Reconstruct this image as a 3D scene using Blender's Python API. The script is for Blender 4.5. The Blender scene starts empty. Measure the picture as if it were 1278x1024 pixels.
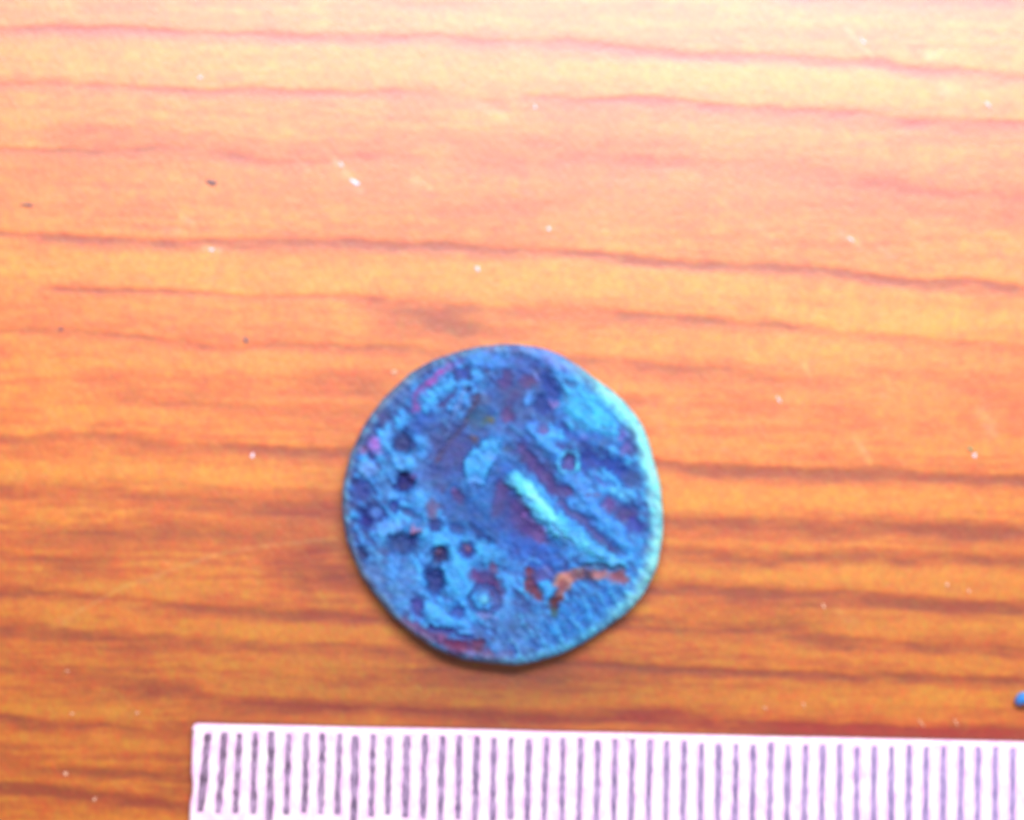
import bpy, math, random
import numpy as np
from mathutils import Vector

# Scale of this close-up: 1 unit = 1 cm.
random.seed(7)
SC = bpy.context.scene
C = SC.collection
SC.unit_settings.scale_length = 0.01
W_PX, H_PX = 1278.0, 1024.0
PXCM = 215.7                       # photo pixels per cm on the table (ruler marks are 21.57 px apart)

# ------------------------------------------------------------------ camera
DIST = 14.0
cam_loc = np.array([-0.30, -0.75, DIST])
cam_aim = np.array([0.0, 0.0, 0.0])
camd = bpy.data.cameras.new("camera")
camo = bpy.data.objects.new("camera", camd)
C.objects.link(camo)
SC.camera = camo
camd.sensor_width = 36.0
camd.lens = 36.0 * np.linalg.norm(cam_loc - cam_aim) / (W_PX / PXCM)
camd.clip_start = 0.1
camd.clip_end = 500.0
fw = (cam_aim - cam_loc); fw /= np.linalg.norm(fw)
rt = np.cross(fw, [0, 1, 0]); rt /= np.linalg.norm(rt)
up = np.cross(rt, fw)
from mathutils import Matrix
camo.matrix_world = Matrix(((rt[0], up[0], -fw[0], cam_loc[0]),
                            (rt[1], up[1], -fw[1], cam_loc[1]),
                            (rt[2], up[2], -fw[2], cam_loc[2]), (0, 0, 0, 1)))
camd.dof.use_dof = True
camd.dof.focus_distance = 12.0
camd.dof.aperture_fstop = 0.42

def project(x, y, z):
    dx, dy, dz = x - cam_loc[0], y - cam_loc[1], z - cam_loc[2]
    a = dx*rt[0] + dy*rt[1] + dz*rt[2]
    b = dx*up[0] + dy*up[1] + dz*up[2]
    c = dx*fw[0] + dy*fw[1] + dz*fw[2]
    k = camd.lens / 36.0 * W_PX
    return W_PX/2 + k*a/c, H_PX/2 - k*b/c

def unproject(u, v, z=0.0):
    k = camd.lens / 36.0 * W_PX
    a = (np.asarray(u, float) - W_PX/2)/k
    b = (H_PX/2 - np.asarray(v, float))/k
    d = [fw[i] + a*rt[i] + b*up[i] for i in range(3)]
    t = (z - cam_loc[2]) / d[2]
    return cam_loc[0] + t*d[0], cam_loc[1] + t*d[1]

# ------------------------------------------------------------------ light: indoor table by windows
world = bpy.data.worlds.new("World")
SC.world = world
world.use_nodes = True
bg = world.node_tree.nodes["Background"]
bg.inputs[0].default_value = (1.0, 0.93, 1.0, 1)
bg.inputs[1].default_value = 0.23

def area(name, loc, aim, sx, sy, power, col):
    l = bpy.data.lights.new(name, 'AREA')
    l.shape = 'RECTANGLE'; l.size = sx; l.size_y = sy
    l.energy = power; l.color = col
    o = bpy.data.objects.new(name, l); C.objects.link(o)
    o.location = loc
    o.rotation_euler = (Vector(aim) - Vector(loc)).to_track_quat('-Z', 'Y').to_euler()
    return o
area("window_light", (1.2, 10.7, 20.0), (0, 0, 0), 21.0, 5.0, 8800.0, (0.96, 0.92, 1.0))
area("side_window_light", (24.0, -1.0, 10.0), (0, 0, 0), 8.0, 9.0, 1700.0, (1.0, 0.95, 0.98))

SC.view_settings.view_transform = 'Standard'
SC.view_settings.look = 'None'
SC.view_settings.exposure = 0.25
SC.view_settings.gamma = 1.0
try:
    SC.cycles.max_bounces = 6
    SC.cycles.filter_width = 2.2
    SC.cycles.pixel_filter_type = 'BLACKMAN_HARRIS'
except Exception:
    pass

# ------------------------------------------------------------------ helpers
def lin(c):
    c = np.asarray(c, float)/255.0
    return np.where(c <= 0.04045, c/12.92, ((c+0.055)/1.055)**2.4)

def sstep(a, b, x):
    t = np.clip((x-a)/(b-a), 0, 1)
    return t*t*(3-2*t)

_rng = np.random.RandomState(11)
_lat = [_rng.rand(256, 256) for _ in range(6)]
def vnoise(x, y, k=0):
    L = _lat[k % 6]
    xi = np.floor(x).astype(int); yi = np.floor(y).astype(int)
    fx = x-xi; fy = y-yi
    fx = fx*fx*(3-2*fx); fy = fy*fy*(3-2*fy)
    g = lambda i, j: L[(xi+i) % 256, (yi+j) % 256]
    return (g(0, 0)*(1-fx)+g(1, 0)*fx)*(1-fy) + (g(0, 1)*(1-fx)+g(1, 1)*fx)*fy
def fbm(x, y, k=0, oct=4):
    s = 0; a = 1; t = 0
    for i in range(oct):
        s = s + a*vnoise(x*2**i+17.3*i, y*2**i+5.1*i, k+i); t += a; a *= 0.55
    return s/t

def tag(o, label=None, cat=None, group=None, kind=None):
    if label: o['label'] = label
    if cat: o['category'] = cat
    if group: o['group'] = group
    if kind: o['kind'] = kind
    return o

def mesh_from(name, co, faces, mat, parent=None, col=None, smooth=True):
    me = bpy.data.meshes.new(name)
    co = np.asarray(co, np.float32)
    if isinstance(faces, np.ndarray):
        n = len(faces); m = faces.shape[1]
        me.vertices.add(len(co)); me.vertices.foreach_set("co", co.ravel())
        me.loops.add(n*m); me.loops.foreach_set("vertex_index", faces.astype(np.int32).ravel())
        me.polygons.add(n)
        me.polygons.foreach_set("loop_start", np.arange(0, n*m, m, dtype=np.int32))
        me.update(calc_edges=True)
    else:
        me.from_pydata([tuple(map(float, c)) for c in co], [], faces)
    if col is not None:
        at = me.color_attributes.new("patina", 'FLOAT_COLOR', 'POINT')
        at.data.foreach_set("color", np.concatenate([col, np.ones((len(col), 1))], 1).astype(np.float32).ravel())
    me.polygons.foreach_set("use_smooth", np.full(len(me.polygons), smooth))
    me.materials.append(mat)
    me.validate()
    o = bpy.data.objects.new(name, me)
    C.objects.link(o)
    if parent is not None:
        o.parent = parent
    return o

def node_mat(name):
    m = bpy.data.materials.new(name); m.use_nodes = True
    nt = m.node_tree
    return m, nt, nt.nodes["Principled BSDF"]

def N(nt, typ, **kw):
    n = nt.nodes.new(typ)
    for k, v in kw.items(): setattr(n, k, v)
    return n

def mottled(nt, bsdf, src, amounts, scale, rot=0.0, sx=1.0, scale2=None):
    """src colour multiplied by fine mottling, separately per channel (sensor-fine grain of the varnish and patina)"""
    tc = N(nt, 'ShaderNodeTexCoord')
    mp = N(nt, 'ShaderNodeMapping'); mp.inputs['Rotation'].default_value[2] = rot
    mp.inputs['Scale'].default_value = (sx, 1, 1)
    nt.links.new(tc.outputs['Object'], mp.inputs[0])
    nz = N(nt, 'ShaderNodeTexNoise'); nz.inputs['Scale'].default_value = scale
    nz.inputs['Detail'].default_value = 2.5; nz.inputs['Roughness'].default_value = 0.6
    nt.links.new(mp.outputs[0], nz.inputs['Vector'])
    sep = N(nt, 'ShaderNodeSeparateColor'); nt.links.new(nz.outputs['Color'], sep.inputs[0])
    comb = N(nt, 'ShaderNodeCombineColor')
    for i, a in enumerate(amounts):
        mr = N(nt, 'ShaderNodeMapRange')
        mr.inputs['From Min'].default_value = 0.25; mr.inputs['From Max'].default_value = 0.75
        mr.inputs['To Min'].default_value = 1-a; mr.inputs['To Max'].default_value = 1+a
        nt.links.new(sep.outputs[i], mr.inputs[0]); nt.links.new(mr.outputs[0], comb.inputs[i])
    mx = N(nt, 'ShaderNodeMix', data_type='RGBA', blend_type='MULTIPLY')
    mx.inputs['Factor'].default_value = 1.0
    nt.links.new(src, mx.inputs['A']); nt.links.new(comb.outputs[0], mx.inputs['B'])
    return mx.outputs['Result'], nz

# ------------------------------------------------------------------ materials
wood, nt, b = node_mat("varnished_wood")
att = N(nt, 'ShaderNodeAttribute', attribute_name="patina")
c1, _ = mottled(nt, b, att.outputs['Color'], (0.10, 0.20, 0.55), 10.0, 0.7, 1.0)
c2, nz = mottled(nt, b, c1, (0.16, 0.26, 0.50), 30.0, 0.75, 1.8)
nt.links.new(c2, b.inputs['Base Color'])
b.inputs['Roughness'].default_value = 0.6
b.inputs['Specular IOR Level'].default_value = 0.0
b.inputs['Coat Weight'].default_value = 1.0
b.inputs['Coat Roughness'].default_value = 0.37
b.inputs['Coat IOR'].default_value = 1.78
bp = N(nt, 'ShaderNodeBump'); bp.inputs['Strength'].default_value = 0.40; bp.inputs['Distance'].default_value = 0.004
nt.links.new(nz.outputs['Fac'], bp.inputs['Height'])
nt.links.new(bp.outputs[0], b.inputs['Normal']); nt.links.new(bp.outputs[0], b.inputs['Coat Normal'])

patina, nt, b = node_mat("patinated_bronze")
att = N(nt, 'ShaderNodeAttribute', attribute_name="patina")
c1, nz = mottled(nt, b, att.outputs['Color'], (0.30, 0.16, 0.10), 30.0, -0.75, 0.6)
nt.links.new(c1, b.inputs['Base Color'])
b.inputs['Roughness'].default_value = 0.6
b.inputs['Specular IOR Level'].default_value = 0.25
bp = N(nt, 'ShaderNodeBump'); bp.inputs['Strength'].default_value = 0.5; bp.inputs['Distance'].default_value = 0.008
nt.links.new(nz.outputs['Fac'], bp.inputs['Height']); nt.links.new(bp.outputs[0], b.inputs['Normal'])

def plain(name, col, rough=0.5, mott=(0.05, 0.08, 0.05), scale=20.0, coat=0.0, spec=0.4, sx=1.0):
    m, nt, b = node_mat(name)
    rgb = N(nt, 'ShaderNodeRGB'); rgb.outputs[0].default_value = (*col, 1)
    c, nz = mottled(nt, b, rgb.outputs[0], mott, scale, 0, sx)
    nt.links.new(c, b.inputs['Base Color'])
    b.inputs['Roughness'].default_value = rough
    b.inputs['Specular IOR Level'].default_value = spec
    b.inputs['Coat Weight'].default_value = coat
    b.inputs['Coat Roughness'].default_value = 0.35
    bp = N(nt, 'ShaderNodeBump'); bp.inputs['Strength'].default_value = 0.2; bp.inputs['Distance'].default_value = 0.004
    nt.links.new(nz.outputs['Fac'], bp.inputs['Height']); nt.links.new(bp.outputs[0], b.inputs['Normal'])
    return m

ruler_mat = plain("pale_pink_ruler_plastic", (0.93, 0.66, 0.85), 0.45, (0.03, 0.26, 0.08), 14.0, 0.3, sx=1.6)
flake_mat = plain("pale_lint", (0.84, 0.70, 0.80), 0.6)
cream_mat = plain("cream_dust", (0.74, 0.42, 0.28), 0.7)
dark_mat = plain("dark_grit", (0.16, 0.12, 0.14), 0.7)
green_mat = plain("green_grit", (0.20, 0.30, 0.16), 0.6)
blue_mat = plain("blue_glazed_crumb", (0.04, 0.26, 0.72), 0.35, (0.3, 0.25, 0.1), 14.0, 0.3)
side_mat = plain("table_edge_wood", (0.55, 0.17, 0.03), 0.5)

# worn ink: ruler marks broken and faded here and there
ink, nt, b = node_mat("worn_black_ink")
tc = N(nt, 'ShaderNodeTexCoord')
geo = N(nt, 'ShaderNodeNewGeometry')
mp = N(nt, 'ShaderNodeMapping'); mp.inputs['Scale'].default_value = (1.0, 0.5, 1)
nt.links.new(geo.outputs['Position'], mp.inputs[0])
nz = N(nt, 'ShaderNodeTexNoise'); nz.inputs['Scale'].default_value = 26.0; nz.inputs['Detail'].default_value = 3
nt.links.new(mp.outputs[0], nz.inputs['Vector'])
cr = N(nt, 'ShaderNodeValToRGB')
cr.color_ramp.elements[0].position = 0.36; cr.color_ramp.elements[0].color = (0.09, 0.055, 0.085, 1)
cr.color_ramp.elements[1].position = 0.74; cr.color_ramp.elements[1].color = (0.46, 0.32, 0.48, 1)
nt.links.new(nz.outputs['Fac'], cr.inputs[0])
# marks painted paler towards the right, standing in for glare on the ruler
sx_ = N(nt, 'ShaderNodeSeparateXYZ'); nt.links.new(geo.outputs['Position'], sx_.inputs[0])
mr = N(nt, 'ShaderNodeMapRange'); mr.inputs['From Min'].default_value = -2.0; mr.inputs['From Max'].default_value = 2.8
mr.inputs['To Min'].default_value = 0.0; mr.inputs['To Max'].default_value = 0.40
nt.links.new(sx_.outputs[0], mr.inputs[0])
mx = N(nt, 'ShaderNodeMix', data_type='RGBA'); nt.links.new(mr.outputs[0], mx.inputs['Factor'])
nt.links.new(cr.outputs[0], mx.inputs['A']); mx.inputs['B'].default_value = (0.42, 0.36, 0.72, 1)
nt.links.new(mx.outputs['Result'], b.inputs['Base Color'])
b.inputs['Roughness'].default_value = 0.6; b.inputs['Specular IOR Level'].default_value = 0.3

# ------------------------------------------------------------------ table top
def axis(lo, hi, step, olo, ohi):
    mid = np.arange(lo, hi+step*0.5, step)
    def out(d):
        s, r, p = step, [], 0.0
        while p < d:
            s *= 1.06; s = min(s, 0.35); p += s; r.append(min(p, d))
        return np.array(r)
    return np.concatenate([(lo-out(lo-olo))[::-1], mid, hi+out(ohi-hi)])
gx = axis(-3.15, 3.10, 0.0085, -26.0, 26.0)
gy = axis(-2.55, 2.50, 0.0080, -20.0, 24.0)
X, Y = np.meshgrid(gx, gy)
U, V = project(X, Y, 0.0)

# growth lines and darker bands, with shadow painted beside the coin: (points, width up, width down, strength, redness)
LINES = [
 ([(-400,40),(10,36),(140,36),(200,38),(290,43),(360,44),(430,46),(505,46),(543,45),(585,50),(625,53),(690,54),(710,50),(765,60),(850,70),(920,70),(1000,73),(1060,78),(1110,82),(1165,90),(1190,87),(1278,97),(1700,120)], 3, 6, .60, .6, None),
 ([(20,37),(90,36),(160,37),(220,40)], 3, 4, .45, 0, 30),
 ([(330,44),(430,46),(545,47),(600,52)], 4, 7, .30, .8, 30),
 ([(700,53),(850,69),(1000,73),(1130,84),(1278,97)], 7, 9, .36, 1.0, 60),
 ([(1100,83),(1165,90),(1195,90)], 5, 6, .40, 1.0, 20),
 ([(960,-3),(1090,-2),(1180,2),(1300,6),(1700,20)], 6, 8, .55, 1.0, 40),
 ([(500,7),(560,4),(600,8)], 4, 5, .28, 1.0, 20),
 ([(-400,102),(0,104),(60,106),(130,107),(200,112),(265,116),(300,112),(430,117),(505,117),(550,121)], 3, 6, .50, .4, 30),
 ([(180,112),(265,116),(330,112),(430,117)], 3, 4, .25, .3, 30),
 ([(480,115),(540,114),(575,122),(630,131)], 5, 6, .34, .8, 16),
 ([(655,120),(740,126),(800,122),(850,128),(900,132),(950,137),(1010,138),(1070,142),(1130,150),(1278,155),(1700,175)], 3, 10, .60, .8, 25),
 ([(-400,185),(0,187),(60,189),(130,188),(200,185),(270,190),(330,200)], 3, 5, .38, .2, 40),
 ([(60,172),(150,170),(260,178),(420,190),(560,180),(640,190),(760,185),(850,188)], 12, 14, .22, .8, 50),
 ([(270,188),(340,205),(420,200),(480,192),(520,198),(600,205),(700,202),(800,200),(900,203)], 5, 7, .30, .8, 40),
 ([(560,178),(600,198),(700,196),(850,206),(960,208),(1090,225),(1180,238),(1278,248),(1600,262)], 12, 14, .30, 1.0, 80),
 ([(1080,228),(1150,238),(1278,245)], 6, 8, .28, .9, 40),
 ([(600,255),(660,258),(720,252)], 6, 7, .22, .8, 25),
 ([(1130,262),(1200,268),(1280,266)], 6, 7, .20, .8, 25),
 ([(-400,292),(0,292),(30,295),(80,297),(150,300),(200,303),(260,302),(310,304),(430,302),(490,306),(560,308),(600,315),(670,313),(740,316),(800,325),(850,330),(890,333),(960,332),(1010,336),(1040,338),(1090,345),(1150,353),(1200,351),(1278,360),(1700,378)], 4, 6, .62, .3, None),
 ([(40,296),(120,299),(180,302)], 3, 4, .38, 0, 40),
 ([(430,305),(480,306),(560,308),(650,313)], 5, 6, .36, 0, 30),
 ([(760,320),(810,327),(860,331),(960,332),(1020,336)], 5, 6, .40, 0, 30),
 ([(1080,346),(1150,354),(1200,352),(1278,361)], 5, 7, .40, .2, 30),
 ([(1190,352),(1240,378),(1278,372)], 6, 8, .25, .6, 20),
 ([(60,360),(130,363),(200,363),(270,368),(310,370),(430,370),(480,372)], 2, 4, .50, .4, 30),
 ([(430,376),(520,380),(600,384),(680,386),(740,388),(780,393),(815,396),(870,397),(905,402),(960,403),(1000,409),(1050,416),(1110,420),(1150,425),(1278,436),(1700,455)], 4, 8, .42, .1, 60),
 ([(770,392),(830,398),(905,402),(935,407),(1040,413)], 4, 6, .38, .1, 20),
 ([(470,395),(520,396),(560,400),(590,412)], 14, 16, .42, .2, 40),
 ([(540,398),(570,408),(620,416),(700,425)], 8, 10, .26, .3, 40),
 ([(-400,408),(0,411),(80,413),(150,418),(210,425),(260,432),(300,434),(345,428),(390,433),(430,435),(480,432),(540,438)], 3, 5, .46, .3, None),
 ([(400,432),(470,433),(500,436),(560,440)], 8, 8, .30, .3, 30),
 ([(690,445),(740,448),(780,452),(820,458),(880,462),(920,466),(960,470),(985,474),(1040,480)], 4, 8, .42, .2, 40),
 ([(780,470),(850,468),(900,464),(960,470)], 8, 8, .22, .3, 30),
 ([(760,500),(800,500),(830,494)], 6, 6, .34, 0, 20),
 ([(860,503),(920,506),(960,510),(1000,522),(1100,530)], 12, 12, .26, .2, 50),
 ([(1180,480),(1240,488),(1280,500)], 10, 12, .22, .6, 40),
 ([(100,470),(200,482),(300,480),(430,486),(500,490)], 14, 12, .28, .4, 80),
 ([(150,500),(250,505),(330,512),(470,518)], 5, 7, .28, .5, 40),
 ([(360,480),(420,480),(480,482)], 10, 10, .30, .3, 40),
 ([(-400,541),(0,546),(60,545),(120,541),(200,554),(280,558),(320,560),(370,563),(430,566),(450,567)], 4, 6, .38, .2, None),
 ([(315,560),(370,563),(450,567)], 4, 6, .42, .1, 20),
 ([(110,540),(140,545),(200,555)], 7, 4, .20, .2, 20),
 ([(-400,604),(0,610),(30,615),(80,612),(150,615),(200,625),(270,628),(340,634),(440,633)], 8, 9, .50, .2, None),
 ([(340,635),(380,632),(440,634)], 12, 12, .36, .8, 50),
 ([(800,574),(850,582),(930,589),(1000,592),(1060,589),(1110,588),(1150,594),(1200,596),(1278,598),(1700,612)], 5, 7, .70, .1, None),
 ([(860,584),(960,590),(1040,590)], 5, 8, .32, .1, 30),
 ([(-400,655),(0,655),(100,662),(220,660),(330,668),(440,672)], 9, 12, .34, .2, None),
 ([(820,652),(880,656),(960,656),(1030,663),(1110,659),(1180,665),(1278,665),(1700,680)], 9, 8, .56, .2, None),
 ([(1010,661),(1060,664),(1110,658),(1190,665),(1260,664)], 9, 7, .40, .1, 30),
 ([(-400,690),(0,690),(60,700),(140,704)], 6, 8, .30, .3, 40),
 ([(330,700),(400,690),(440,700)], 10, 30, .42, .8, 40),  # wide reddish band: painted shadow at the coin's left
 ([(360,725),(400,722),(450,735)], 12, 12, .34, .9, 40),
 ([(820,690),(870,692),(930,700),(1000,700),(1060,694),(1150,697),(1200,698),(1278,702),(1600,712)], 6, 8, .44, .1, 60),
 ([(-400,735),(0,739),(130,746),(200,752),(250,760),(330,765),(430,770),(490,772)], 4, 6, .38, .2, None),
 ([(380,768),(430,770),(480,771)], 8, 6, .46, .6, 50),
 ([(780,738),(850,732),(920,740),(1000,740),(1060,740),(1120,750),(1180,757),(1278,756),(1600,770)], 6, 8, .50, .2, None),
 ([(1080,745),(1150,755),(1278,758)], 6, 7, .34, .3, 50),
 ([(-400,780),(0,785),(60,790),(160,798),(300,806),(430,808),(520,818)], 7, 9, .30, .2, None),
 ([(740,778),(800,778),(870,782),(930,786),(980,785),(1060,800)], 8, 8, .50, .2, 50),
 ([(980,797),(1060,802),(1130,805),(1200,808),(1300,812)], 4, 6, .34, .1, 40),
 ([(-300,838),(40,838),(160,836),(260,838),(400,845),(520,850)], 6, 8, .20, .2, 60),
 ([(150,862),(230,862),(260,872),(300,876),(350,880),(430,883),(520,888),(600,898),(700,900),(730,896)], 8, 7, .46, .6, 50),
 ([(580,892),(640,898),(700,898),(740,894)], 7, 7, .36, .9, 30),
 ([(520,838),(600,842),(680,838),(720,830)], 10, 12, .40, .5, 40),
 ([(700,826),(780,831),(848,833),(930,840),(1020,841),(1060,844),(1100,842),(1180,848),(1278,850),(1700,865)], 4, 5, .56, .2, 50),
 ([(730,890),(800,890),(848,893),(880,900),(960,907),(1060,912),(1278,917),(1700,935)], 8, 12, .48, .9, 60),
 ([(940,906),(1060,911),(1160,914),(1278,917)], 8, 9, .60, 1.0, 60),
 ([(-400,890),(0,894),(60,902),(150,908),(170,912),(245,918)], 4, 6, .42, .1, None),
 ([(-400,930),(0,932),(100,938),(240,944)], 6, 8, .20, .1, None),
 ([(-400,950),(0,955),(80,960),(170,965),(250,972)], 4, 7, .38, .1, None),
 ([(-400,975),(0,980),(60,985),(170,1000),(250,1010)], 6, 7, .56, .3, None),
 ([(200,900),(245,900)], 10, 40, .20, .6, 40),
]
# lines outside the photographed part of the board
rl = random.Random(3)
for side in (-1, 1):
    y = -25 if side < 0 else 1050
    while -4500 < y < 5600:
        y += side*rl.uniform(22, 70)
        pts = [(x, y + 0.022*(x-640) + rl.uniform(-7, 7)) for x in range(-5200, 6400, 170)]
        LINES.append((pts, rl.uniform(3, 8), rl.uniform(4, 10), rl.uniform(.25, .6), rl.random(), None))
for k in range(12):   # beside the frame, on both sides
    yy = 60 + k*80 + rl.uniform(-20, 20)
    LINES.append(([(x, yy + 0.022*(x+300) + rl.uniform(-6, 6)) for x in range(-5200, -330, 170)], 4, 8, rl.uniform(.2, .5), rl.random(), 120))
    LINES.append(([(x, yy + 10 + 0.022*(x-1600) + rl.uniform(-6, 6)) for x in range(1560, 6400, 170)], 4, 8, rl.uniform(.2, .5), rl.random(), 120))

wy = (fbm(U/60.0, V/25.0, 0, 3)-0.5)*7.0 + (fbm(U/16.0, V/10.0, 2, 2)-0.5)*2.6
Vw = V + wy
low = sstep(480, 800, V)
dark = np.zeros_like(U); red = np.zeros_like(U)
brk = 0.35 + 1.15*fbm(U/42.0, V/12.0, 4, 3)
for pts, wu, wd, st, rd, fade in LINES:
    wu *= 1.15; wd *= 1.25
    p = np.array(pts, float)
    j0, j1 = 0, U.shape[0]
    lo, hi = p[:, 1].min()-wd*6-20, p[:, 1].max()+wd*6+20
    rows = np.where((Vw.max(1) > lo) & (Vw.min(1) < hi))[0]
    if len(rows) == 0: continue
    s = slice(rows[0], rows[-1]+1)
    u = U[s]; v = Vw[s]
    d = v - np.interp(u, p[:, 0], p[:, 1])
    g = np.where(d < 0, np.exp(-(d/wu)**2*0.9), np.exp(-(d/wd)**2*0.7))
    f = fade if fade else 60.0
    g = g*sstep(p[0, 0]-f*.6, p[0, 0]+f*.6, u)*(1-sstep(p[-1, 0]-f*.6, p[-1, 0]+f*.6, u))*brk[s]
    m = np.clip(g*st*(0.92+.28*low[s]), 0, 1)
    dark[s] = 1-(1-dark[s])*(1-m)
    red[s] = np.maximum(red[s], m*rd)
# broad softer figure between the lines
band = fbm(U/340.0+3, (Vw-0.022*U)/26.0, 1, 4)
fine = fbm(U/150.0, (Vw-0.022*U)/6.5, 3, 3)
blot = fbm(U/90.0, V/45.0, 5, 3)
flecks = fbm(U/26.0, (Vw-0.02*U)/4.0, 2, 3)
dk2 = np.clip(dark + (0.30+0.10*low)*(band-0.5) + (0.34+.24*low)*(fine-0.5) + 0.30*(blot-0.5) + (0.34+.12*low)*(flecks-0.5) + 0.12, 0, 1)
def patch(cx, cy, rx, ry):
    return np.exp(-((U-cx)/rx)**2-((V-cy)/ry)**2)
yel = sum(a*patch(*q) for a, q in [(1, (180, 78, 330, 20)), (1, (760, 92, 430, 18)), (1, (1100, 105, 300, 20)), (.9, (760, 352, 420, 24)),
      (1.1, (1180, 398, 180, 22)), (.7, (120, 335, 320, 20)), (.8, (140, 590, 280, 16)), (.7, (1000, 625, 300, 18)), (.6, (1000, 430, 260, 30)),
      (.8, (1050, 715, 300, 14)), (.7, (1100, 780, 300, 14)), (.6, (650, 25, 500, 12)), (.5, (350, 790, 150, 14)), (.5, (100, 880, 160, 15)), (.5, (1100, 870, 260, 14))])
redp = sum(a*patch(*q) for a, q in [(.6, (500, 235, 900, 45)), (.4, (1000, 230, 400, 45)), (.3, (1000, 500, 500, 50)), (.35, (200, 400, 300, 50)), (.5, (420, 690, 60, 50)), (.4, (1100, 905, 300, 16)), (.3, (650, 905, 500, 14))])
lightc = lin((232, 136, 60)); midc = lin((215, 108, 38)); darkc = lin((170, 78, 14)); redc = lin((176, 48, 16)); yelc = lin((238, 152, 66)); pinkc = lin((232, 112, 74))
t = np.clip(dk2*1.18, 0, 1)[..., None]
col = lightc*(1-sstep(0, .35, t)) + midc*sstep(0, .35, t)
dcol = darkc*(1-np.clip(red*1.6, 0, 1)[..., None]) + redc*np.clip(red*1.6, 0, 1)[..., None]
yy = (np.clip(yel, 0, 1)*(1-.45*sstep(200, 90, V)))[..., None]*(1-np.clip(dark, 0, 1))[..., None]
col = col*(1-.85*yy) + yelc*.85*yy
rr = np.clip(redp, 0, 1)[..., None]
col = col*(1-rr*.7) + pinkc*rr*.7
tt = sstep(.22, 1.0, t)
col = col*(1-tt) + dcol*tt
# pale scuffs and scratches in the varnish
pale = np.zeros_like(U)
def scuff(pts, w, s):
    global pale
    for (x0, y0), (x1, y1) in zip(pts[:-1], pts[1:]):
        L = math.hypot(x1-x0, y1-y0)+1e-6
        a = ((U-x0)*(x1-x0)+(V-y0)*(y1-y0))/L
        d = np.hypot(U-(x0+np.clip(a, 0, L)*(x1-x0)/L), V-(y0+np.clip(a, 0, L)*(y1-y0)/L))
        pale = np.maximum(pale, s*np.exp(-(d/w)**2))
scuff([(75,782),(100,762),(150,735),(185,722),(225,708),(265,694),(300,686),(345,680),(420,672)], 2.2, .30)
scuff([(178,726),(200,718)], 4, .25); scuff([(70,778),(88,772)], 6, .25)
scuff([(225,270),(240,278)], 2, .5); scuff([(205,287),(222,290)], 5, .3)
scuff([(1050,290),(1072,305)], 4, .45); scuff([(1098,310),(1112,320)], 5, .3)
scuff([(515,224),(535,234)], 4, .45); scuff([(418,200),(450,240)], 5, .35); scuff([(590,125),(630,148)], 5, .25)
scuff([(1055,35),(1090,72)], 1.6, .55); scuff([(1160,70),(1172,68)], 5, .5); scuff([(1178,112),(1200,112)], 7, .4)
scuff([(940,600-50),(955,570),(1080,575)], 1, 0); scuff([(1068,548),(1085,575)], 5, .35); scuff([(1225,515),(1240,538)], 9, .28)
scuff([(1050,765),(1066,775)], 8, .26); scuff([(943,280),(965,298)], 3, .25); scuff([(370,200),(385,212)], 3, .3)
scuff([(1004,455),(1012,472)], 2.5, .4); scuff([(640,60),(690,95)], 8, .14); scuff([(900,250),(1010,340)], 5, .10)
scuff([(810,500),(840,560)], 5, .10); scuff([(640,430),(600,380)], 3, .10); scuff([(255,310),(275,313)], 4, .5)
scr = sstep(.60, .78, fbm((U+V)/34.0, (U-V)/3.4, 1, 3))
pale = np.clip(pale*.42 + scr*.05, 0, .8)
col = col*(1-pale[..., None]) + lin((255, 225, 235))*pale[..., None]
col = np.clip(col*(1-.22*low-.20*np.exp(-((U-560)/360)**2-((V-875)/70)**2)-.14*np.exp(-((U-415)/45)**2-((V-680)/70)**2)-.16*np.exp(-((U-660)/150)**2-((V-850)/35)**2)-.10*np.exp(-((U-540)/110)**2-((V-410)/40)**2))[..., None]*(np.array([.77, .76, .32])*(1-low[..., None]*np.array([.03, .05, .45])))*(0.93 + 0.14*fbm(U/7.0, V/5.0, 1, 2))[..., None], 0.004, 0.95)  # coin's contact shadow painted into the wood, left of and below it
Z = -0.0010*dark - 0.0002*fine
ny, nx = X.shape
co = np.stack([X, Y, Z], -1).reshape(-1, 3)
idx = np.arange(nx*ny).reshape(ny, nx)
F = np.stack([idx[:-1, :-1], idx[:-1, 1:], idx[1:, 1:], idx[1:, :-1]], -1).reshape(-1, 4)
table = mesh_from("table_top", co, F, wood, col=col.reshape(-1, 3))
tag(table, "orange varnished wooden board with dark wavy grain running across", None, None, "structure")
# thickness of the board below the surface sheet
x0, x1, y0, y1, zt, zb = -26.0, 26.0, -20.0, 24.0, -0.02, -2.2
vs = [(x0,y0,zt),(x1,y0,zt),(x1,y1,zt),(x0,y1,zt),(x0,y0,zb),(x1,y0,zb),(x1,y1,zb),(x0,y1,zb)]
mesh_from("table_edge", np.array(vs), [(0,1,5,4),(1,2,6,5),(2,3,7,6),(3,0,4,7),(4,5,6,7)], side_mat, parent=table, smooth=False)

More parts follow.
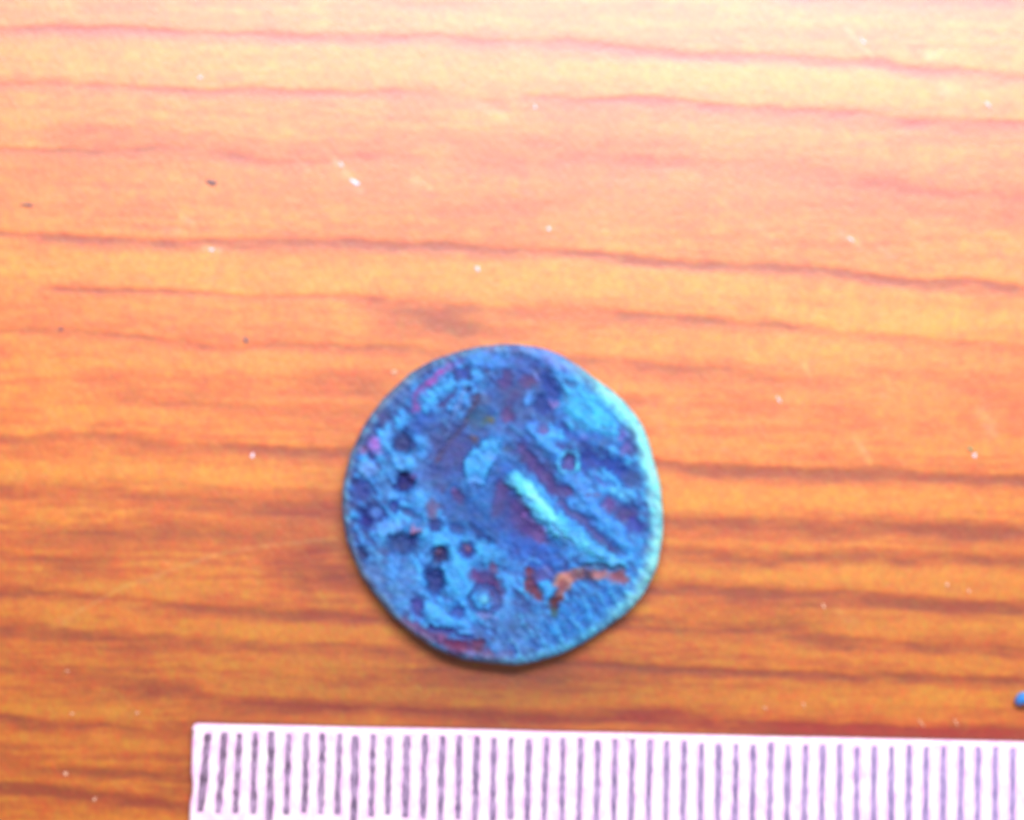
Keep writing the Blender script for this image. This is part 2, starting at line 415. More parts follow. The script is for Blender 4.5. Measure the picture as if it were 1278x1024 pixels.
# ------------------------------------------------------------------ the coin
T = 0.145
crop = [(430,60),(530,48),(610,50),(680,68),(740,105),(800,150),(860,193),(908,243),(943,300),(962,370),(980,430),(992,510),(996,580),(986,650),(972,712),(932,780),(870,840),(800,890),(720,935),(640,963),(565,981),(500,972),(430,965),(360,943),(290,900),(230,857),(170,790),(125,730),(92,660),(70,590),(60,510),(66,440),(82,380),(112,310),(152,240),(202,185),(262,130),(340,87)]
out = np.array([(400+x*.4298, 410+y*.4297) for x, y in crop])
cxp, cyp = 627.0, 632.0
ox, oy = unproject(out[:, 0], out[:, 1], T*0.55)
ccx, ccy = [float(v) for v in unproject(cxp, cyp, T*0.55)]
ang = np.arctan2(oy-ccy, ox-ccx); rad = np.hypot(ox-ccx, oy-ccy)
o_ = np.argsort(ang); ang = ang[o_]; rad = rad[o_]
NS, NR = 900, 230
th = np.linspace(-math.pi, math.pi, NS, endpoint=False)
rr_ = np.interp(th, np.concatenate([ang-2*math.pi, ang, ang+2*math.pi]), np.tile(rad, 3))
ker = np.hanning(41); ker /= ker.sum()
rr_ = np.convolve(np.concatenate([rr_[-20:], rr_, rr_[:20]]), ker, 'valid')
rr_ = rr_ + 0.006*(fbm(np.cos(th)*9+20, np.sin(th)*9+20, 2, 3)-.5)*2

B1=(70,166,250); B2=(50,116,198); B3=(44,72,146); PU=(72,72,138); MA=(100,56,102); CO=(196,108,96); RIM=(165,248,255); GR=(150,150,172); VI=(122,150,238)
FE = []
def E(x, y, rx, ry, a, c, s=1.0, h=0.0, e=.35): FE.append(('e', x, y, rx, ry, math.radians(a), c, s, h, e))
def S(pts, w, c, s=1.0, h=0.0, e=.4): FE.append(('s', pts, w, c, s, h, e))
# broad zones
E(620,560,80,60,0,(58,92,172),.6); E(600,630,60,45,20,(44,104,188),.8,0,.6); E(665,690,48,22,35,(36,76,180),.85,-.3,.6)
E(652,480,38,34,0,(58,76,158),.85,-.2,.5); E(565,566,32,22,-45,(74,66,142),.8,-.3,.5); E(560,680,50,25,15,B1,.5,.2,.6)
E(480,730,26,48,-32,(82,116,184),.8,0,.6); E(640,790,46,32,-10,(76,120,198),.75,0,.6); E(735,512,40,24,38,(62,180,252),.95,.2,.4)
E(740,640,60,40,40,(66,145,240),.75,.1,.5); E(735,765,60,28,-35,(46,126,214),.9,0,.4); E(560,740,50,40,0,(68,156,248),.6,.1,.6)
E(496,492,30,9,-45,(86,110,184),.8,0,.5); E(530,527,20,12,-30,(42,92,190),.8,-.1,.5)
# upper left
S([(519,510),(517,497),(530,482),(547,469),(561,459)],9,(118,76,165),.9,-.1); S([(536,478),(552,465)],6,(165,82,184),.8,.1); E(520,508,5,7,0,(150,90,180),.7)
S([(530,511),(543,494),(562,478)],8,B1,.95,.3); E(577,467,9,7,20,(58,70,165),.9,-.3); E(599,448,17,11,0,(76,148,240),.85,.3); E(570,452,12,5,-30,(120,110,200),.6)
S([(566,492),(552,507)],6,(72,66,140),.9,-.2); S([(582,484),(572,508),(562,532),(555,552)],4,(120,150,235),.8,.35); S([(574,480),(583,481)],5,B1,.7,.2)
S([(595,493),(586,520),(566,548),(545,576)],6,(92,68,112),.85,-.4); E(599,523,17,13,0,(48,82,128),.8,-.2); E(611,526,6,4,20,(118,104,78),.8); E(590,547,5,4,0,(120,75,80),.7)
E(600,500,12,8,0,(96,70,110),.5); E(620,500,10,20,10,(50,110,200),.5)
FE.append(('p', [(612,544),(628,546),(620,570),(608,590),(603,606),(583,604),(577,580),(593,557)], B1, .95, .8, 3.0))
E(612,568,9,9,0,(92,142,232),.7,-.2); E(592,600,10,6,0,(110,150,245),.6)
E(502,553,12,13,0,(54,60,128),.95,-.9); E(502,577,16,12,0,(84,165,248),.9,.4); E(505,603,12,12,0,(34,34,112),1,-1.2); E(515,594,5,5,0,(150,92,172),.8,.1)
E(527,620,16,18,10,(76,162,250),.9,.4); E(523,588,12,8,50,(100,140,240),.6,.2); E(467,556,8,10,-20,(188,112,222),.85,.3); E(453,562,6,6,0,(150,84,152),.8); E(464,571,5,5,0,(50,60,142),.8,-.4)
E(482,557,8,11,0,(82,152,236),.8,.3); E(460,585,14,9,20,(112,152,232),.8,.2); E(452,611,14,14,0,(50,64,148),.9,-.5); E(481,517,11,9,0,(64,60,132),.8,-.3); E(490,540,8,6,0,(84,126,210),.6)
E(487,618,7,10,-30,(76,160,246),.8,.2); E(493,632,6,8,20,(36,50,150),.8,-.5)
# lower left
E(465,648,15,14,0,(32,34,125),.95,-.9); E(468,640,8,8,0,(92,132,222),.9,.2); E(485,659,19,11,-5,(96,162,250),.95,.4); E(502,680,18,13,-8,(46,70,140),1,-1.0); E(516,672,7,8,0,(34,44,122),.8,-.8)
E(519,662,7,4,30,(214,116,165),.95,.5); E(451,692,9,7,40,(42,50,112),.95,-.8); S([(440,700),(452,716),(466,738)],5,(90,104,150),.6); E(548,672,26,15,15,B1,.95,.5); E(573,712,17,32,-8,(70,165,252),.95,.5); E(604,690,28,12,25,B1,.9,.5)
E(532,700,8,14,0,(76,150,240),.7,.3); E(550,693,12,10,0,(50,46,105),1,-1.0); E(547,690,5,4,0,(122,78,118),.8); E(542,724,11,19,-14,(36,54,132),1,-1.2); E(584,687,10,10,0,(58,60,145),1,-.8); E(583,684,4,4,0,(152,96,130),.9)
E(603,723,18,10,28,(100,56,130),.95,-.4); E(620,736,9,11,-10,(96,50,112),.9,-.4); E(616,709,6,9,-10,(112,62,112),.8,-.2)
FE.append(('r', 604, 749, 18, 6, (52,84,165), .85, -.6)); E(604,749,7,6,0,(112,198,252),.9,.5); E(571,763,9,9,0,(50,70,162),.9,-.7)
E(492,709,9,16,10,(78,152,246),.85,.3); E(512,720,9,22,-15,(80,130,205),.6); E(548,770,28,9,22,(78,168,255),.95,.5); E(521,757,8,14,-20,(62,58,148),.9,-.6); E(505,740,8,8,0,(70,120,200),.6)
S([(505,776),(530,790),(560,802),(592,810),(612,820)],11,(112,64,122),.9,-.1); E(569,808,15,9,10,(118,36,86),.9,-.4); E(588,817,6,5,0,(152,132,212),.9,.3); E(552,794,6,5,0,(152,84,142),.8,.2)
S([(537,783),(562,789),(600,803)],5,(42,40,122),.85,-.4); E(596,806,8,10,10,(110,40,80),.8,-.2); S([(594,766),(620,772)],5,(150,150,226),.7,.2); E(628,818,12,6,10,(110,90,170),.7); S([(596,776),(606,784),(618,790)],3,(60,60,140),.7,-.3)
E(590,788,10,6,20,(90,130,220),.6); E(622,752,7,10,0,(110,100,180),.5); E(633,762,8,12,-20,(90,150,235),.5,.2)
# centre
E(627,611,8,13,0,(102,60,130),.85,-.4); E(621,633,7,12,10,(90,68,140),.8,-.3); E(641,601,5,5,0,(152,112,202),.8); E(648,632,14,11,20,(106,56,138),.95,-.4); E(655,655,22,11,42,(88,50,134),.9,-.6); E(672,669,12,8,42,(112,70,142),.85,-.4)
E(572,621,6,9,-25,(118,46,112),.9,-.3); E(569,614,4,3,0,(170,90,170),.7); E(553,610,5,5,0,(92,76,132),.7); E(540,636,7,14,0,(122,88,140),.85,0); E(543,656,9,7,0,(48,50,130),.85,-.6); E(570,660,12,7,20,(44,64,142),.85,-.5); S([(588,655),(602,668),(612,676)],7,(30,60,132),.85,-.6)
E(600,640,8,20,-35,(60,130,215),.5,.1); E(636,585,10,10,0,(44,104,205),.6); E(640,560,14,8,0,(84,130,205),.6); E(634,560,6,6,0,(44,60,110),.6,-.3)
# wing bands
E(585,640,42,15,38,(44,78,158),.6,-.4); E(540,600,20,16,30,(62,78,148),.6,-.35); E(712,604,52,11,42,(62,76,150),.55,-.35); E(645,500,34,24,0,(68,84,142),.5,-.2); E(555,545,22,26,-30,(66,78,142),.5,-.3); E(650,780,26,16,-20,(62,96,160),.5,-.2); E(480,600,10,26,0,(64,96,170),.35,-.2)
E(676,590,34,10,48,(76,62,134),.7,-.4); E(735,660,36,8,42,(70,78,156),.6,-.4); E(640,640,20,34,-38,(70,60,135),.55,-.4); E(590,580,0.1,0.1,0,PU,0)
S([(650,560),(668,584),(692,609),(708,616)],13,(84,60,134),.9,-.5); S([(700,625),(712,640),(731,655),(748,673),(766,690)],8,(82,80,152),.9,-.5)
S([(645,600),(668,630),(698,660)],20,(96,205,255),1,1.0); S([(690,650),(718,672),(748,690)],17,(86,186,252),1,.9); S([(740,682),(775,706)],11,(88,178,250),1,.8); S([(715,690),(745,704)],9,(76,160,240),.8,.5); S([(700,640),(730,668),(760,694)],5,(74,160,245),.6,.2); S([(655,604),(668,622),(690,645)],8,(142,240,255),.95,.4); S([(688,652),(704,672),(716,682)],4,(120,160,248),.6)
S([(652,644),(666,652),(680,664)],4,(172,112,200),.7,.2); E(655,623,6,4,40,(90,140,235),.7); S([(668,640),(690,668)],4,(100,170,250),.5)
S([(662,532),(682,552),(697,572),(704,594),(722,606),(742,636),(765,656),(784,682)],13,(72,155,248),.85,.5); S([(780,672),(790,696)],14,(66,150,245),.7,.2); S([(720,600),(745,622)],6,(92,150,245),.7,.2)
FE.append(('r', 710, 577, 13, 6, (84,190,255), .85, .5)); E(710,577,7,11,-10,(92,76,156),.95,-.6); E(737,573,12,14,0,(36,62,162),.9,-.5); E(766,585,22,11,40,(32,62,162),.95,-.6); E(789,598,12,13,0,(60,80,152),.9,-.4)
E(782,560,7,9,30,(112,90,182),.9,-.2); E(778,543,6,6,0,(112,92,190),.8); S([(754,586),(773,606)],7,(72,168,255),.9,.4); S([(742,592),(756,610)],4,(84,90,192),.7,-.2); S([(752,572),(740,560)],4,(70,150,230),.6); E(745,548,26,8,15,(60,110,205),.7,-.1)
E(762,630,10,8,20,(102,70,148),.95,-.3); E(783,643,14,10,35,(84,60,132),.95,-.4); E(793,656,9,10,0,(52,62,165),.85,-.3); E(733,617,5,3,30,(92,88,160),.8); E(744,619,5,4,30,(92,88,160),.8); E(775,615,14,7,20,(92,190,255),.8,.3); E(728,545,6,4,20,(80,90,190),.6)
E(689,541,19,9,38,(74,168,252),.9,.4); E(700,520,10,5,35,(60,130,230),.6); E(710,540,16,5,35,(46,84,190),.7,-.2); E(677,536,6,6,0,(112,82,162),.85,-.2); E(668,528,9,6,0,(64,110,210),.5); E(698,556,6,5,0,(100,92,190),.6)
# upper right of centre
E(630,474,7,14,10,(86,60,130),.85,-.3); E(660,477,9,8,0,(96,60,122),.9,-.3); E(633,519,10,9,0,(96,56,126),.85,-.3); E(688,484,9,17,-25,(34,60,150),.95,-.6); E(678,505,13,11,0,(34,64,150),.95,-.5); E(661,496,7,10,15,(78,142,232),.85,.3); E(691,504,5,5,0,(152,122,212),.8,.2); E(668,470,4,5,0,(130,140,225),.7)
E(691,450,22,8,32,(118,150,252),.85,.2); E(622,455,14,7,0,(74,140,236),.7,.2); E(650,452,20,6,5,(72,96,186),.7); E(640,497,12,6,-60,(84,66,140),.6); S([(646,530),(662,548),(676,560)],6,(60,100,180),.6)
# bottom right: copper showing through
S([(661,712),(659,726),(666,739),(675,746)],9,(122,50,76),1,-.3); E(668,721,7,9,0,(96,60,130),.7); E(680,716,11,9,0,(90,80,162),.85,-.2); E(684,736,10,9,0,(66,168,252),1,.5); S([(676,706),(690,722)],3,(110,140,225),.6)
S([(700,722),(720,717),(748,717),(776,722)],11,(162,86,92),.95,-.1); E(702,727,10,11,0,(196,118,112),1,.1); S([(702,730),(696,748)],9,(150,82,92),.95,-.1); E(692,753,5,9,0,(92,32,42),.95,-.5); E(692,764,5,6,0,(50,90,80),.7); E(732,719,7,5,20,(48,56,112),.9,-.4); E(749,716,13,7,8,(176,114,126),.95,0); E(760,722,6,6,0,(120,120,205),.6)
E(774,722,11,8,20,(150,80,104),.95,-.1); S([(724,706),(745,704),(778,710)],4,(52,78,120),.8,-.4); S([(656,705),(662,696),(672,700)],5,(96,160,250),.7,.2); E(640,720,12,24,20,(76,150,240),.6,.2)
for x, y, c in [(712,744,0),(724,745,1),(735,747,0),(747,742,1),(756,738,0),(762,735,1),(772,738,0),(780,732,1),(702,764,0),(714,768,1),(726,776,0),(690,776,1),(679,778,0),(668,784,1),(655,786,0),(640,800,1),(700,785,0),(648,768,1),(630,790,0)]:
    S([(x,y),(x+8,y+13),(x+15,y+27)],3.4,(92,188,255) if c else (40,90,176),.62,.35 if c else -.35)

def patina_field(U, V):
    """colour (display values) and relief of the coin's face at design coordinates"""
    Uw = U + (fbm(U/9.0, V/9.0, 0, 3)-.5)*9 + (fbm(U/2.6, V/2.6, 3, 2)-.5)*6; Vw = V + (fbm(U/9.0+40, V/9.0+9, 2, 3)-.5)*9 + (fbm(U/2.6+9, V/2.6, 4, 2)-.5)*6
    a = (U+V)/math.sqrt(2); b = (V-U)/math.sqrt(2)
    n = fbm(a/20.0, b/7.5, 1, 4); n2 = fbm(U/16.0+7, V/16.0, 3, 4); n3 = fbm(a/9.0+3, b/5.2, 5, 3)
    t = np.clip((n*.55+n3*.45-.5)*3.8+.50, 0, 1)[..., None]
    c = np.where(t < .5, np.array(B3)+(np.array(B2)-B3)*t*2, np.array(B2)+(np.array(B1)-B2)*(t*2-1)).astype(float)
    m = sstep(.60, .75, n2)[..., None]*.55
    c = c*(1-m)+np.array(PU)*m
    h = (n-.5)*.55 + (n3-.5)*.12 + (fbm(U/7.0, V/7.0, 5, 2)-.5)*.35
    for f in FE:
        if f[0] == 'e':
            _, x, y, rx, ry, an, cc, s, hh, e = f
            dx, dy = Uw-x, Vw-y
            p = dx*math.cos(an)+dy*math.sin(an); q = -dx*math.sin(an)+dy*math.cos(an)
            d = np.hypot(p/rx, q/ry); k = 1-sstep(1-e*1.5, 1+e*1.6, d)
        elif f[0] == 's':
            _, pts, w, cc, s, hh, e = f
            d = np.full(U.shape, 1e9)
            for (x0, y0), (x1, y1) in zip(pts[:-1], pts[1:]):
                L2 = (x1-x0)**2+(y1-y0)**2
                tt = np.clip(((Uw-x0)*(x1-x0)+(Vw-y0)*(y1-y0))/L2, 0, 1)
                d = np.minimum(d, np.hypot(Uw-x0-tt*(x1-x0), Vw-y0-tt*(y1-y0)))
            k = 1-sstep(1-e*1.6, 1+e*2.0, d/(w*.5))
        elif f[0] == 'r':
            _, x, y, r, w, cc, s, hh = f
            d = np.abs(np.hypot(Uw-x, Vw-y)-r)/(w*.5); k = 1-sstep(.6, 1.4, d)
        else:
            _, pts, cc, s, hh, e = f
            P = np.array(pts, float); sd = np.full(U.shape, 1e9); inside = np.zeros(U.shape, bool)
            for i in range(len(P)):
                (x0, y0), (x1, y1) = P[i-1], P[i]
                tt = np.clip(((Uw-x0)*(x1-x0)+(Vw-y0)*(y1-y0))/((x1-x0)**2+(y1-y0)**2), 0, 1)
                sd = np.minimum(sd, np.hypot(Uw-x0-tt*(x1-x0), Vw-y0-tt*(y1-y0)))
                cnd = ((y0 > Vw) != (y1 > Vw)) & (Uw < (x1-x0)*(Vw-y0)/(y1-y0+1e-9)+x0)
                inside ^= cnd
            k = sstep(-e, e, np.where(inside, sd, -sd))
        k = k*s*(.70+.50*n3)
        k = np.clip(k, 0, 1)
        c = c*(1-k[..., None])+np.array(cc, float)*k[..., None]
        h = h*(1-.5*k) + hh*k
    return c, h, n, n3

# rings: top face 0..FACE_R, then a rounded edge down to the table
ft = np.linspace(0, 1, NR)**0.9*0.93
prof = [(f, T) for f in ft]
K = 46
for i in range(1, K+1):
    a = i/K
    if a < .55:      # rounded shoulder
        q = a/.55*math.pi/2
        prof.append((0.93+0.07*math.sin(q), T - T*.45*(1-math.cos(q))))
    else:
        q = (a-.55)/.45
        prof.append((1.0-0.045*q*q, T*.55*(1-q)+0.004*q))
prof = np.array(prof)
# the shoulder is broader on the right side of the flan, tighter on the left
dirw = np.clip(np.cos(th-math.radians(-12)), -1, 1)
sh = 0.046 + 0.046*sstep(-.25, .9, dirw) + 0.012*(fbm(np.cos(th)*3+9, np.sin(th)*3+9, 4, 3)-.5) - .022*np.exp(-((np.degrees(th)+52)/26)**2) + .022*(fbm(np.cos(th)*12+9, np.sin(th)*12+9, 1, 2)-.5)
s = np.arange(NR+K)
PR = np.zeros((NR+K, NS)); PZ = np.zeros((NR+K, NS))
for i in range(NR+K):
    f, z = prof[i]
    if i < NR: PR[i] = f/0.93*(1-sh)
    elif f >= .93 and i < NR+int(K*.55)+1: PR[i] = (1-sh)+(f-.93)/.07*sh
    else: PR[i] = f
    PZ[i] = z
R = PR*rr_[None, :]
CX = ccx + R*np.cos(th)[None, :]; CY = ccy + R*np.sin(th)[None, :]
PU_, PV_ = project(CX, CY, T)
cc, hh, nn, n3 = patina_field(PU_, PV_)
face_w = 1-sstep(.0, 1.0, (PR-(1-sh)[None, :]+.02)/.05)
hh = hh*face_w + (nn-.5)*.6*(1-face_w)
lowf = np.exp(-((CX-ccx)**2+(CY-ccy)**2)/1.2)*.006
PZ2 = PZ + np.where(np.arange(NR+K)[:, None] < NR+K//2, 0.036*hh, 0) + lowf
PZ2[-1] = 0.001
# edge colouring: patina painted paler on the lit right, greyer on the shaded left
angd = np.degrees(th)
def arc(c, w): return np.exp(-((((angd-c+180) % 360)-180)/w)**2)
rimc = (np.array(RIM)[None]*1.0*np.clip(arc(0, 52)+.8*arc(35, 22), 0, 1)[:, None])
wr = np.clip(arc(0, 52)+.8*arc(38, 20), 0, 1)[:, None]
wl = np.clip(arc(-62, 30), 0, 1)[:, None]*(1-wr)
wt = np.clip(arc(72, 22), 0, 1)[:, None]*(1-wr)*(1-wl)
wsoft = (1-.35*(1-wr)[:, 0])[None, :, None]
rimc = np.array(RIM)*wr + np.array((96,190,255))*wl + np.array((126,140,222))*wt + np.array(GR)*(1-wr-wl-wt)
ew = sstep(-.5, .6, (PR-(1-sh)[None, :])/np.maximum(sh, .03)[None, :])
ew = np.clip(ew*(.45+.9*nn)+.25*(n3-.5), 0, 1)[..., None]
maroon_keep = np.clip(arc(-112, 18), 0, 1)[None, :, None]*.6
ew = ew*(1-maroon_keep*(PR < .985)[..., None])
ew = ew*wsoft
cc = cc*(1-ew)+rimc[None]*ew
grime = (.84+.22*n3+.20*fbm(PU_/3.2, PV_/3.2, 1, 2))[..., None]
cc = cc*np.array([.94, 1.04, .985])
alb = np.clip(lin(np.clip(cc*grime, 0, 255))*0.57, 0.004, .88)
coinE = bpy.data.objects.new("coin", None); C.objects.link(coinE)
coinE.location = (ccx, ccy, 0.0)
coinE.empty_display_size = .3
tag(coinE, "round corroded metal coin with mottled blue patina lying on the wood above the ruler", "coin")
co = np.stack([CX-ccx, CY-ccy, PZ2], -1)
def ring_faces(r0, r1):
    i = np.arange(r0, r1)[:, None]; j = np.arange(NS)[None, :]; j2 = (j+1) % NS
    i0 = (i-r0)*NS; 
    return np.stack([i0+j, i0+NS+j, i0+NS+j2, i0+j2], -1).reshape(-1, 4)
def part_mesh(name, r0, r1):
    return mesh_from(name, co[r0:r1+1].reshape(-1, 3), ring_faces(r0, r1), patina, parent=coinE, col=alb[r0:r1+1].reshape(-1, 3))
split = NR-1
face = part_mesh("coin_face", 0, split)
edge = part_mesh("coin_edge", split, NR+K-1)
# underside
mesh_from("coin_underside", np.array([(x, y, 0.002) for x, y in zip(co[-1, ::6, 0], co[-1, ::6, 1])]), [tuple(range(len(co[-1, ::6])))[::-1]], patina, parent=coinE,
          col=np.tile(lin(B3), (len(co[-1, ::6]), 1)), smooth=False)
edge['label'] = "rounded edge, pale cyan on the right and grey on the left"

# ------------------------------------------------------------------ the ruler
RT = 0.075
pa = np.array(unproject(239.5, 903.5, RT)); pb = np.array(unproject(1278, 926.5, RT))
dx = (pb-pa)/np.linalg.norm(pb-pa); ra = math.atan2(dx[1], dx[0])
ruler = bpy.data.objects.new("ruler", None); C.objects.link(ruler)
ruler.location = (pa[0], pa[1], 0.003); ruler.rotation_euler = (0, 0, ra); ruler.empty_display_size = .3
tag(ruler, "pale pinkish white ruler with worn black millimetre marks along the bottom of the photo", "ruler")
RL, RW = 15.8, 2.9
import bmesh
bm = bmesh.new()
outl = []
rc = .032
rn = random.Random(5)
for cx0, cy0, a0 in [(rc, -rc, 180), (RL-rc, -rc, 90), (RL-rc, -RW+rc, 0), (rc, -RW+rc, -90)]:
    for i in range(9):
        a = math.radians(a0-90*i/8)
        outl.append((cx0+rc*math.cos(a), cy0+rc*math.sin(a)))
dense = []
for (x0_, y0_), (x1_, y1_) in zip(outl, outl[1:]+outl[:1]):
    L = math.hypot(x1_-x0_, y1_-y0_); n = max(1, int(L/.06))
    for i in range(n):
        t_ = i/n; dense.append((x0_+(x1_-x0_)*t_, y0_+(y1_-y0_)*t_))
cxr, cyr = RL/2, -RW/2
sm = np.convolve(np.array([rn.uniform(-1, 1) for _ in range(len(dense)+6)]), np.ones(7)/7, 'valid')
# small nicks: left end, top edge
layers = [(0.000, .008), (0.016, .007), (0.019, -.001), (RT*.55, 0.0), (RT-.018, -.003), (RT-.006, -.009), (RT, -.022)]
rings = []
for z, ins in layers:
    ring = []
    for k, (x, y) in enumerate(dense):
        nx_ = -1 if x < rc*.9 else (1 if x > RL-rc*.9 else 0); ny_ = 1 if y > -rc*.9 else (-1 if y < -RW+rc*.9 else 0)
        l = math.hypot(nx_, ny_) or 1
        j = .0035*sm[k] + (-.010 if (abs(y+.36) < .05 and x < .02) else 0)
        ring.append(bm.verts.new((x+nx_/l*(ins+j), y+ny_/l*(ins+j), z)))
    rings.append(ring)
for r0, r1 in zip(rings[:-1], rings[1:]):
    for k in range(len(r0)):
        bm.faces.new((r0[k], r0[(k+1) % len(r0)], r1[(k+1) % len(r0)], r1[k]))
bm.faces.new(rings[-1]); bm.faces.new(rings[0][::-1])
bmesh.ops.recalc_face_normals(bm, faces=bm.faces)
me = bpy.data.meshes.new("body"); bm.to_mesh(me); bm.free()
me.materials.append(ruler_mat); me.materials.append(plain("ruler_foot_shadow_line", (0.16, 0.07, 0.05), 0.7))
for p in me.polygons:
    p.use_smooth = len(p.vertices) == 4
    if p.center.z < .0185: p.material_index = 1  # foot coloured dark to draw the shadow line along the ruler
body = bpy.data.objects.new("body", me); C.objects.link(body); body.parent = ruler

TX = [255,276.5,296.5,317,337.5,359,381,401.5,422.5,443,464.5,485,507,529.5]
def mark(n):
    if n <= len(TX):
        u = TX[n-1]
    else:
        u = 551+(n-15)*21.60
    x, y = unproject(u, 965, RT)
    lx = (x-pa[0])*dx[0]+(y-pa[1])*dx[1]
    tall = n % 5 == 0; ten = n % 10 == 0
    top = -.026-rn.uniform(0, .020) - (.008 if n < 5 else 0)
    bot = (-.66 if not tall else -.80) if not ten else -.95
    if not tall:
        bot = -.503 - rn.uniform(-.012, .012) - .0023*max(0, n-12) - (.035 if n > 24 else 0)
    w = .0190 if n > 20 else .0200
    if n in (1, 5, 10, 13): w *= 1.15
    lean = (-.034 if n == 1 else -.026 if n == 2 else -.012 if n < 4 else 0) + rn.uniform(-.004, .004)
    bm = bmesh.new(); segs = 15; L, Rr = [], []
    wl_, wr_ = 1.0, 1.0
    for i in range(segs+1):
        f = i/segs; y_ = top+(bot-top)*f
        xm = lx - lean*(.5-f) + rn.uniform(-.0022, .0022)
        if i in (0, segs): k = .85
        else: k = 1+rn.uniform(-.22, .18)
        zz = RT+.0012
        a = bm.verts.new((xm-w*k, y_, zz)); b_ = bm.verts.new((xm+w*k, y_, zz))
        a2 = bm.verts.new((xm-w*k-.001, y_, RT-.002)); b2 = bm.verts.new((xm+w*k+.001, y_, RT-.002))
        L.append((a, a2)); Rr.append((b_, b2))
    for i in range(segs):
        bm.faces.new((L[i][0], Rr[i][0], Rr[i+1][0], L[i+1][0]))
        bm.faces.new((L[i][1], L[i][0], L[i+1][0], L[i+1][1])); bm.faces.new((Rr[i][0], Rr[i][1], Rr[i+1][1], Rr[i+1][0]))
    bmesh.ops.recalc_face_normals(bm, faces=bm.faces)
    me = bpy.data.meshes.new("tick_mark"); bm.to_mesh(me); bm.free(); me.materials.append(ink)
    o = bpy.data.objects.new("tick_mark", me); C.objects.link(o); o.parent = ruler
for n in range(1, 73):
    mark(n)

# ------------------------------------------------------------------ small loose bits on the board
def flake(name, u, v, lpx, wpx, ang_, h, mat, label, cat, group=None, seed=0, z=0.0):
    r = random.Random(seed*31+int(u)); x, y = unproject(u, v, z)
    bm = bmesh.new(); n = 11; rows = []
    for zz, k in ((0.0, .88), (h*.5, 1.0), (h, .62)):
        rows.append([])
        for i in range(n):
            a = 2*math.pi*i/n
            if zz == 0.0 and len(rows) == 1: pass
            q = k*(1+.28*math.sin(a*2+seed)+.16*math.sin(a*3+seed*2))
            rows[-1].append(bm.verts.new((math.cos(a)*lpx/2/PXCM*q, math.sin(a)*wpx/2/PXCM*q, zz + (h*.15*math.sin(a+seed) if zz > 0 else 0))))
    for r0, r1 in zip(rows[:-1], rows[1:]):
        for i in range(n): bm.faces.new((r0[i], r0[(i+1) % n], r1[(i+1) % n], r1[i]))
    bm.faces.new(rows[-1]); bm.faces.new(rows[0][::-1])
    me = bpy.data.meshes.new(name); bm.to_mesh(me); bm.free(); me.materials.append(mat)
    for p in me.polygons: p.use_smooth = True
    o = bpy.data.objects.new(name, me); C.objects.link(o)
    o.location = (float(x), float(y), z+.0005); o.rotation_euler = (0, 0, -math.radians(ang_))
    tag(o, label, cat, group)
    return o
G1 = "pale dust specks scattered on the wood"
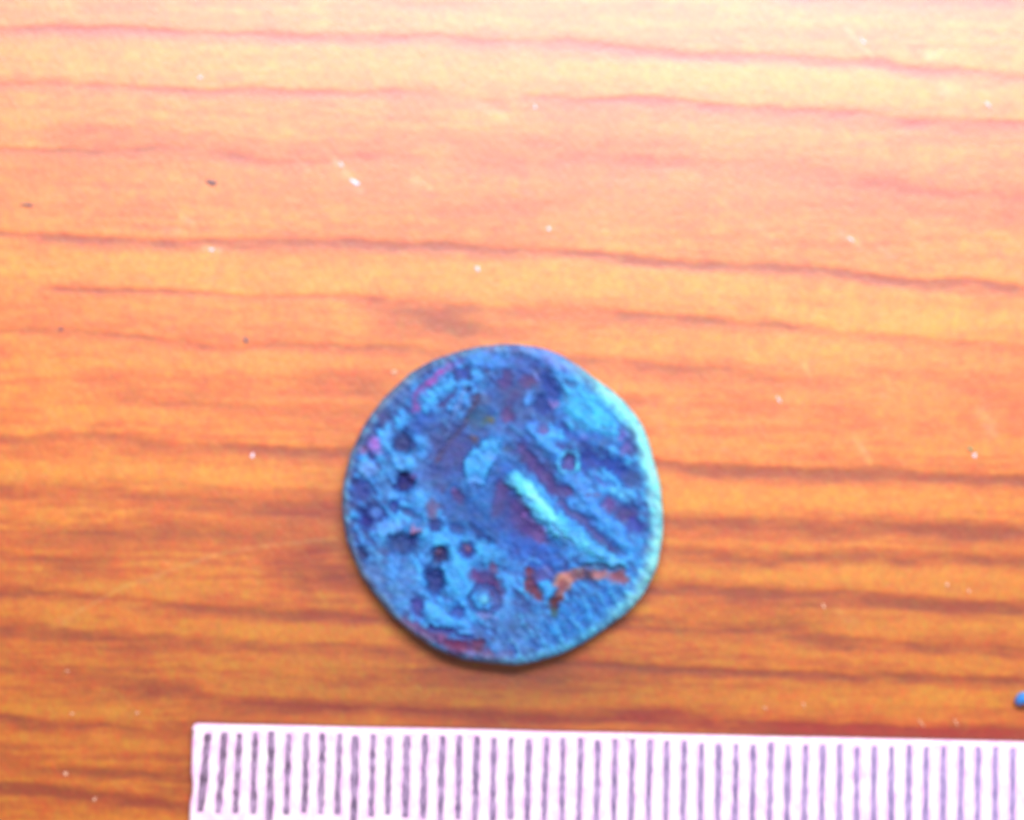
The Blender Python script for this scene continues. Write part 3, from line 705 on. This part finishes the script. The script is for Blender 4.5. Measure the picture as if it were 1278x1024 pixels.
FL = [
 (250,97,7,6,0,flake_mat,"round white dust speck on the yellowish grain band near the top left"),
 (193,13,6,4,20,cream_mat,"small pale speck near the top edge, left of centre, above the first dark grain line"),
 (443,228,17,9,20,flake_mat,"largest violet white fleck, in the smeared cluster above and left of the coin"),
 (426,206,10,4,55,flake_mat,"slanting white sliver just above the largest violet white fleck"),
 (402,222,9,3,48,cream_mat,"thin white sliver left of the largest violet white fleck"),
 (388,231,7,3,40,cream_mat,"leftmost tiny sliver of the white cluster above the coin"),
 (527,230,11,5,35,cream_mat,"soft pale fleck right of the violet white cluster"),
 (526,68,8,4,30,cream_mat,"small white fleck just under the first dark grain line at top centre"),
 (668,134,6,5,60,flake_mat,"tiny white speck under the second grain line, right of top centre"),
 (685,286,7,6,30,flake_mat,"round white speck just above the long grain line over the coin"),
 (596,336,12,5,55,flake_mat,"bright white slanting fleck under the long grain line above the coin"),
 (1077,52,15,4,54,flake_mat,"long white sliver at the top right, touching the first grain line"),
 (1233,131,12,5,55,flake_mat,"bright white fleck near the right edge, above the second grain line"),
 (1062,299,10,5,40,flake_mat,"pale fleck in the pink band right of centre, above the long grain line"),
 (972,499,11,4,55,flake_mat,"white slanting fleck on the orange wood to the upper right of the coin"),
 (315,569,8,7,70,flake_mat,"white speck on the dark grain line left of the coin"),
 (82,966,8,6,0,cream_mat,"cream speck at the lower left, largest of those left of the ruler"),
 (118,998,6,6,0,cream_mat,"cream speck at the bottom left, near the dark grain line beside the ruler"),
 (171,890,5,5,0,cream_mat,"tiny cream speck just above and left of the ruler corner"),
 (90,891,5,5,0,cream_mat,"tiny cream speck near the left edge, level with the ruler's top"),
 (84,838,5,4,0,cream_mat,"tiny cream speck low on the left, above the others there"),
 (1028,757,8,5,50,cream_mat,"cream fleck between two dark grain lines at the lower right"),
 (1182,730,7,6,40,cream_mat,"pinkish cream speck at the right, level with the coin's lower part"),
 (1209,738,9,4,55,cream_mat,"slanting pale fleck beside the pinkish cream speck at the right"),
 (1003,880,9,3,80,cream_mat,"thin upright cream fleck a little above the ruler, right of the coin"),
 (955,884,6,4,45,cream_mat,"tiny cream fleck above the ruler, left of the thin upright one"),
 (1150,903,13,3,50,cream_mat,"slanting pinkish sliver just above the ruler's edge at the right"),
 (1193,902,12,3,58,cream_mat,"slanting tan sliver just above the ruler, nearest to the blue crumb"),
 (264,312,10,5,-15,flake_mat,"white smear of dust just under the long grain line at the left"),
]
for k, (u, v, l, w, a, m, lab) in enumerate(FL):
    flake("dust_speck", u, v, l*.8, w*.62, a, .003+.0002*l, m, lab, "speck", G1, k+1)
G2 = "dark specks of grit on the wood"
for k, (u, v, l, w, a, m, lab) in enumerate([
 (34,256,14,4,0,dark_mat,"dark sliver of grit near the left edge, above the long grain line"),
 (264,228,14,6,0,dark_mat,"grey blurry speck of grit in the pink band at the upper left"),
 (307,425,7,6,0,dark_mat,"small round dark speck of grit left of the coin's top"),
 (76,411,5,4,0,dark_mat,"tiny dark speck of grit on the thin grain line at the left"),
 (1211,561,9,4,60,green_mat,"greenish grey crumb of grit near the right edge, above the dark grain line")]):
    flake("grit_speck", u, v, l, w, a, .008, m, lab, "grit", G2, k+40)
flake("dust_speck", 1216, 569, 7, 4, 60, .008, flake_mat, "white speck touching the greenish grey crumb of grit", "speck", G1, 61)
flake("dust_speck", 492, 465, 9, 5, 20, .008, cream_mat, "pale grey fleck on the wood right beside the coin's upper left edge", "speck", G1, 62)
flake("lint_fleck", 787, 920, 14, 9, 25, .010, flake_mat, "violet white fluff caught on the ruler's top edge right of the coin's middle", "lint", None, 63, z=RT)
flake("blue_crumb", 1275, 872, 17, 21, 5, .09, blue_mat, "bright blue rounded crumb at the right edge of the photo above the ruler", "crumb", None, 64)
